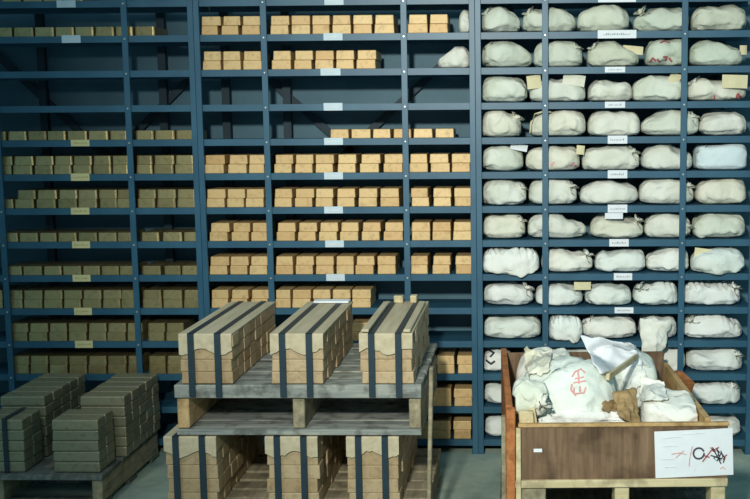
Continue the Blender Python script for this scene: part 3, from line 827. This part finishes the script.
def cloth(label, pts, seed, mat, name='loose_cloth', cat='cloth', th=.004, amp=.014, nu=18, nv=18, bulge=.03, parent=None):
    """a crumpled sheet over four corner points (a,b on top; d,c below)"""
    a, b, c, d = [Vector(p) for p in pts]; cen = (a+b+c+d)/4
    nrm = (b-a).cross(d-a).normalized()
    if nrm.dot(EYE-cen) < 0: nrm = -nrm
    bm = bmesh.new(); g = [[], []]
    for s in (0, 1):
        for i in range(nu+1):
            row = []
            for j in range(nv+1):
                u, v = i/nu, j/nv
                p = a.lerp(b, u).lerp(d.lerp(c, u), v)
                edge = .012*noise.noise(Vector((u*5+seed, v*5, 3)))
                q = p*12+Vector((seed*3.1, 0, 0))
                h = bulge*math.sin(PI*u)*math.sin(PI*v) + amp*noise.fractal(q, .8, 2, 4) + amp*.8*abs(noise.noise(q*.6+Vector((9, 2, 1))))
                p = p + nrm*(h - s*th) + (b-a).normalized()*edge + (d-a).normalized()*edge*.8
                row.append(bm.verts.new(p-cen))
            g[s].append(row)
    for i in range(nu):
        for j in range(nv):
            bm.faces.new((g[0][i][j], g[0][i+1][j], g[0][i+1][j+1], g[0][i][j+1]))
            bm.faces.new((g[1][i][j], g[1][i][j+1], g[1][i+1][j+1], g[1][i+1][j]))
    per = [(i, 0) for i in range(nu)]+[(nu, j) for j in range(nv)]+[(i, nv) for i in range(nu, 0, -1)]+[(0, j) for j in range(nv, 0, -1)]
    for (i, j), (i2, j2) in zip(per, per[1:]+per[:1]):
        bm.faces.new((g[0][i][j], g[1][i][j], g[1][i2][j2], g[0][i2][j2]))
    if parent is None:
        settle(bm, Matrix.Translation(cen), .006)
        for f in bm.faces: pass
    o = obj(name, bm, mat, parent, True, cen - (parent.location if parent else Vector()))
    return o if parent else tag(o, label, cat)
cloth('', [at_y(640, 318, -.02), at_y(672, 322, -.02), at_y(660, 362, -.05), at_y(642, 368, -.05)], 3, M_BAGW, 'loose_end', amp=.02, parent=BAGS[(2, 3)][0])
def drape(label, quad, seed, mat, name='loose_cloth', cat='cloth', th=.003, lift=.006, amp=.012, n=22, smooth=5, bulge=.0, freq=14, step=.09, floor_y=-1.15):
    """a slack sheet lying on the heap: four corners as sighted (top left, top right, bottom right, bottom left), dropped on what lies below"""
    a, b, c, d = [Vector(q) for q in quad]; g = []
    for i in range(n+1):
        row = []
        for j in range(n+1):
            u, v = i/n, j/n
            wob = Vector((noise.noise(Vector((u*4+seed, v*4, 1))), noise.noise(Vector((u*4, v*4+seed, 6)))))*3.0
            q = a.lerp(b, u).lerp(d.lerp(c, u), v) + wob*(1 if min(u, v, 1-u, 1-v) < .2 else .4)
            dr = ray(q.x, q.y); best = None
            for tr in TREES:
                h, nn, ix, ds = tr.ray_cast(EYE, dr.normalized())
                if h is not None and (best is None or ds < best): best = ds
            row.append([dr.normalized(), best])
        g.append(row)
    known = [x[1] for r in g for x in r if x[1]]
    mean = sum(known)/len(known)
    med = sorted(known)[len(known)//2]
    D0 = [[min(max(x[1] or mean, med-step), med+step) if x[1] is None or x[1] > med else x[1] for x in r] for r in g]
    for _ in range(smooth):                                       # the sheet spans the hollows
        E0 = [r[:] for r in D0]
        for i in range(n+1):
            for j in range(n+1):
                nb = [E0[p][q] for p, q in ((i-1, j), (i+1, j), (i, j-1), (i, j+1)) if 0 <= p <= n and 0 <= q <= n]
                D0[i][j] = min(.5*E0[i][j]+.5*sum(nb)/len(nb), g[i][j][1] or 9)
    P = [[EYE + g[i][j][0]*D0[i][j] for j in range(n+1)] for i in range(n+1)]
    cen = sum((p for r in P for p in r), Vector())/(n+1)**2
    nrm = (P[n][0]-P[0][0]).cross(P[0][n]-P[0][0]).normalized()
    if nrm.dot(EYE-cen) < 0: nrm = -nrm
    nrm = (nrm + Vector((0, -.3, .6))).normalized()
    bm = bmesh.new(); G = [[], []]
    for s_ in (0, 1):
        for i in range(n+1):
            row = []
            for j in range(n+1):
                u, v = i/n, j/n; p = P[i][j]; q = p*freq + Vector((seed*2.7, 0, 0))
                h = lift + amp*(1-abs(noise.noise(q))*2)**2*.8 + amp*.6*(.5+.5*noise.noise(q*2.3)) + bulge*math.sin(PI*u)*math.sin(PI*v)
                row.append(bm.verts.new(p + nrm*(h - s_*th) - cen))
            G[s_].append(row)
    for i in range(n):
        for j in range(n):
            bm.faces.new((G[0][i][j], G[0][i+1][j], G[0][i+1][j+1], G[0][i][j+1]))
            bm.faces.new((G[1][i][j], G[1][i][j+1], G[1][i+1][j+1], G[1][i+1][j]))
    per = [(i, 0) for i in range(n)]+[(n, j) for j in range(n)]+[(i, n) for i in range(n, 0, -1)]+[(0, j) for j in range(n, 0, -1)]
    for (i, j), (i2, j2) in zip(per, per[1:]+per[:1]):
        bm.faces.new((G[0][i][j], G[1][i][j], G[1][i2][j2], G[0][i2][j2]))
    bmesh.ops.recalc_face_normals(bm, faces=bm.faces[:])
    add_tree(bm, Matrix.Translation(cen))
    return tag(obj(name, bm, mat, None, True, cen), label, cat)
drape('white paper sheet slumped over the back sack in the crate', [(580, 338), (634, 347), (642, 368), (600, 378)], 4, M_PAPER, 'loose_paper', 'paper', amp=.012, freq=9)
drape('cream wrinkled cloth at the top left of the crate pile', [(524, 352), (552, 353), (548, 376), (526, 378)], 9, M_BAG, amp=.016, freq=16, step=.05, smooth=8)
drape('long white cloth fold lying next to the pale stick in the crate', [(622, 372), (640, 366), (650, 384), (624, 394)], 10, M_BAGW, amp=.02, freq=18)
drape('white wrinkled cloth at the right of the crate below the tan plank', [(640, 378), (664, 384), (668, 402), (640, 404)], 5, M_BAGW, amp=.016)
drape('white cloth along the front edge inside the crate', [(556, 410), (622, 412), (636, 424), (534, 424)], 8, M_BAGW, amp=.010, bulge=.008)
cloth('piece of crumpled brown paper lying on the sacks in the crate', [at_y(612, 391, -.98), at_y(635, 389, -.98), at_y(641, 424, -1.12), at_y(619, 419, -1.12)], 6, M_BROWN, 'brown_paper', 'paper', amp=.018, bulge=.02)
drape('small scrap of brown paper left of the larger brown piece in the crate', [(602, 404), (615, 400), (617, 412), (601, 413)], 7, M_BROWN, 'brown_paper', 'paper', amp=.008, smooth=10, step=.03)
def stick(label, p, q, w, h, mat):
    p, q = Vector(p), Vector(q); d = q-p; L = d.length
    R = d.to_track_quat('X', 'Z')
    o = obj('wood_stick', B(-L/2, L/2, -w/2, w/2, -h/2, h/2, .002, jit=.002), mat)
    o.location = (p+q)/2; o.rotation_mode = 'QUATERNION'; o.rotation_quaternion = R
    return tag(o, label, 'stick')
def on_pile(px, py, lift):
    d = ray(px, py).normalized(); best = 9
    for tr in TREES:
        h, nn, ix, ds = tr.ray_cast(EYE, d)
        if h is not None: best = min(best, ds)
    return EYE + d*(best if best < 9 else 4.1) + Vector((0, -lift*.6, lift))
stick('pale flat wooden stick lying diagonally on the sacks in the crate', on_pile(607, 384, .03), on_pile(636, 363, .03), .014, .024, M_CREAMW)
stick('short upright cream wood scrap at the left front of the crate', at_y(535, 424, -1.14), at_y(532, 408, -1.14), .012, .018, M_CREAMW)
stick('short board end with reddish tip lying behind the crate plank at right', at_y(676, 376, -.28), at_y(689, 388, -.36), .05, .05, M_ORANGE)

# ------------------------------------------------------------------ paper sign on the crate
SW, SH = .27, .166
c = at_y(694, 453.3, -1.184)
SG = thing('paper_sign', 'white paper sign with handwritten marks on the crate front', 'sign', c, math.radians(3))
SG.rotation_euler = (0, math.radians(-2.2), math.radians(2))
obj('sheet', sheet_bm(SW, SH, .0012, .001, 2), M_PAPER, SG)
def SP(px, py): return ((px-694)/281, -(py-453.3)/281)
def ink(strokes, w, mat, lb):
    bm = bmesh.new()
    for st in strokes: strip(bm, [SP(*p) for p in st], w, lambda p, h: Vector((p.x, -.0012-h, p.y)))
    o = obj('ink_mark', bm, mat, SG); o['label'] = lb
ring = [(698.5+5.2*math.cos(a), 453.5+5.4*math.sin(a)) for a in [(-.30-i*.377) for i in range(17)]]
ink([ring], .0062, M_GREY, 'dark handwritten 0')
ink([[(692.5, 446), (691, 452), (689.5, 459), (688.8, 466)]], .003, M_PINK, 'thin slanted stroke of a 1')
ink([[(712, 452), (716, 449), (718, 456), (713, 459), (716, 462), (720, 455), (717, 451), (719, 462), (722, 458), (720, 452)], [(710, 456), (721, 460)], [(712, 448), (720, 465)],
     [(722, 464), (724, 459), (721, 455)]], .004, M_INK, 'dark blue scribble')
ink([[(702, 462), (706, 457), (710, 452), (713, 449)], [(704, 456), (709, 458)], [(710, 448), (714, 453), (718, 448)], [(722, 461), (724.5, 457), (726, 456)]], .0045, M_RED, 'red scribble')
ink([[(672, 453), (680, 452), (686, 454)], [(676, 457), (684, 450)], [(719, 470), (722, 468), (724, 471)]], .003, M_PINK, 'faint red marks')
ink([[(664, 437), (681, 436)], [(683, 434), (705, 433.5)], [(664, 445), (678, 445)], [(663, 458), (676, 458)], [(665, 466), (677, 466)], [(693, 471), (695, 469)]], .0014, M_FAINT, 'faint pencil lines')

# ------------------------------------------------------------------ light
def spot(name, loc, to, watts, ang, blend, size, col):
    l = bpy.data.lights.new(name, 'SPOT'); l.energy = watts; l.spot_size = math.radians(ang); l.spot_blend = blend
    l.shadow_soft_size = size; l.color = col
    o = bpy.data.objects.new(name, l); C.objects.link(o); o.location = loc
    o.rotation_euler = (Vector(to)-Vector(loc)).to_track_quat('-Z', 'Y').to_euler()
    return o
spot('photo_lamp', (-.5, -5.0, 2.55), (.25, 0, 1.1), 800, 58, 1.0, .12, (.98, 1, .92))
spot('ceiling_lamp', (-1.9, -2.9, 3.3), (-.4, -.6, .6), 90, 85, 1.0, .25, (.98, 1, .92))
w = bpy.data.worlds.new('world'); bpy.context.scene.world = w; w.use_nodes = True
bg = w.node_tree.nodes['Background']; bg.inputs[0].default_value = (.22, .48, .60, 1); bg.inputs[1].default_value = .55
vs = bpy.context.scene.view_settings
vs.view_transform = 'Standard'; vs.look = 'None'; vs.exposure = 0; vs.gamma = 1; vs.use_curve_mapping = False
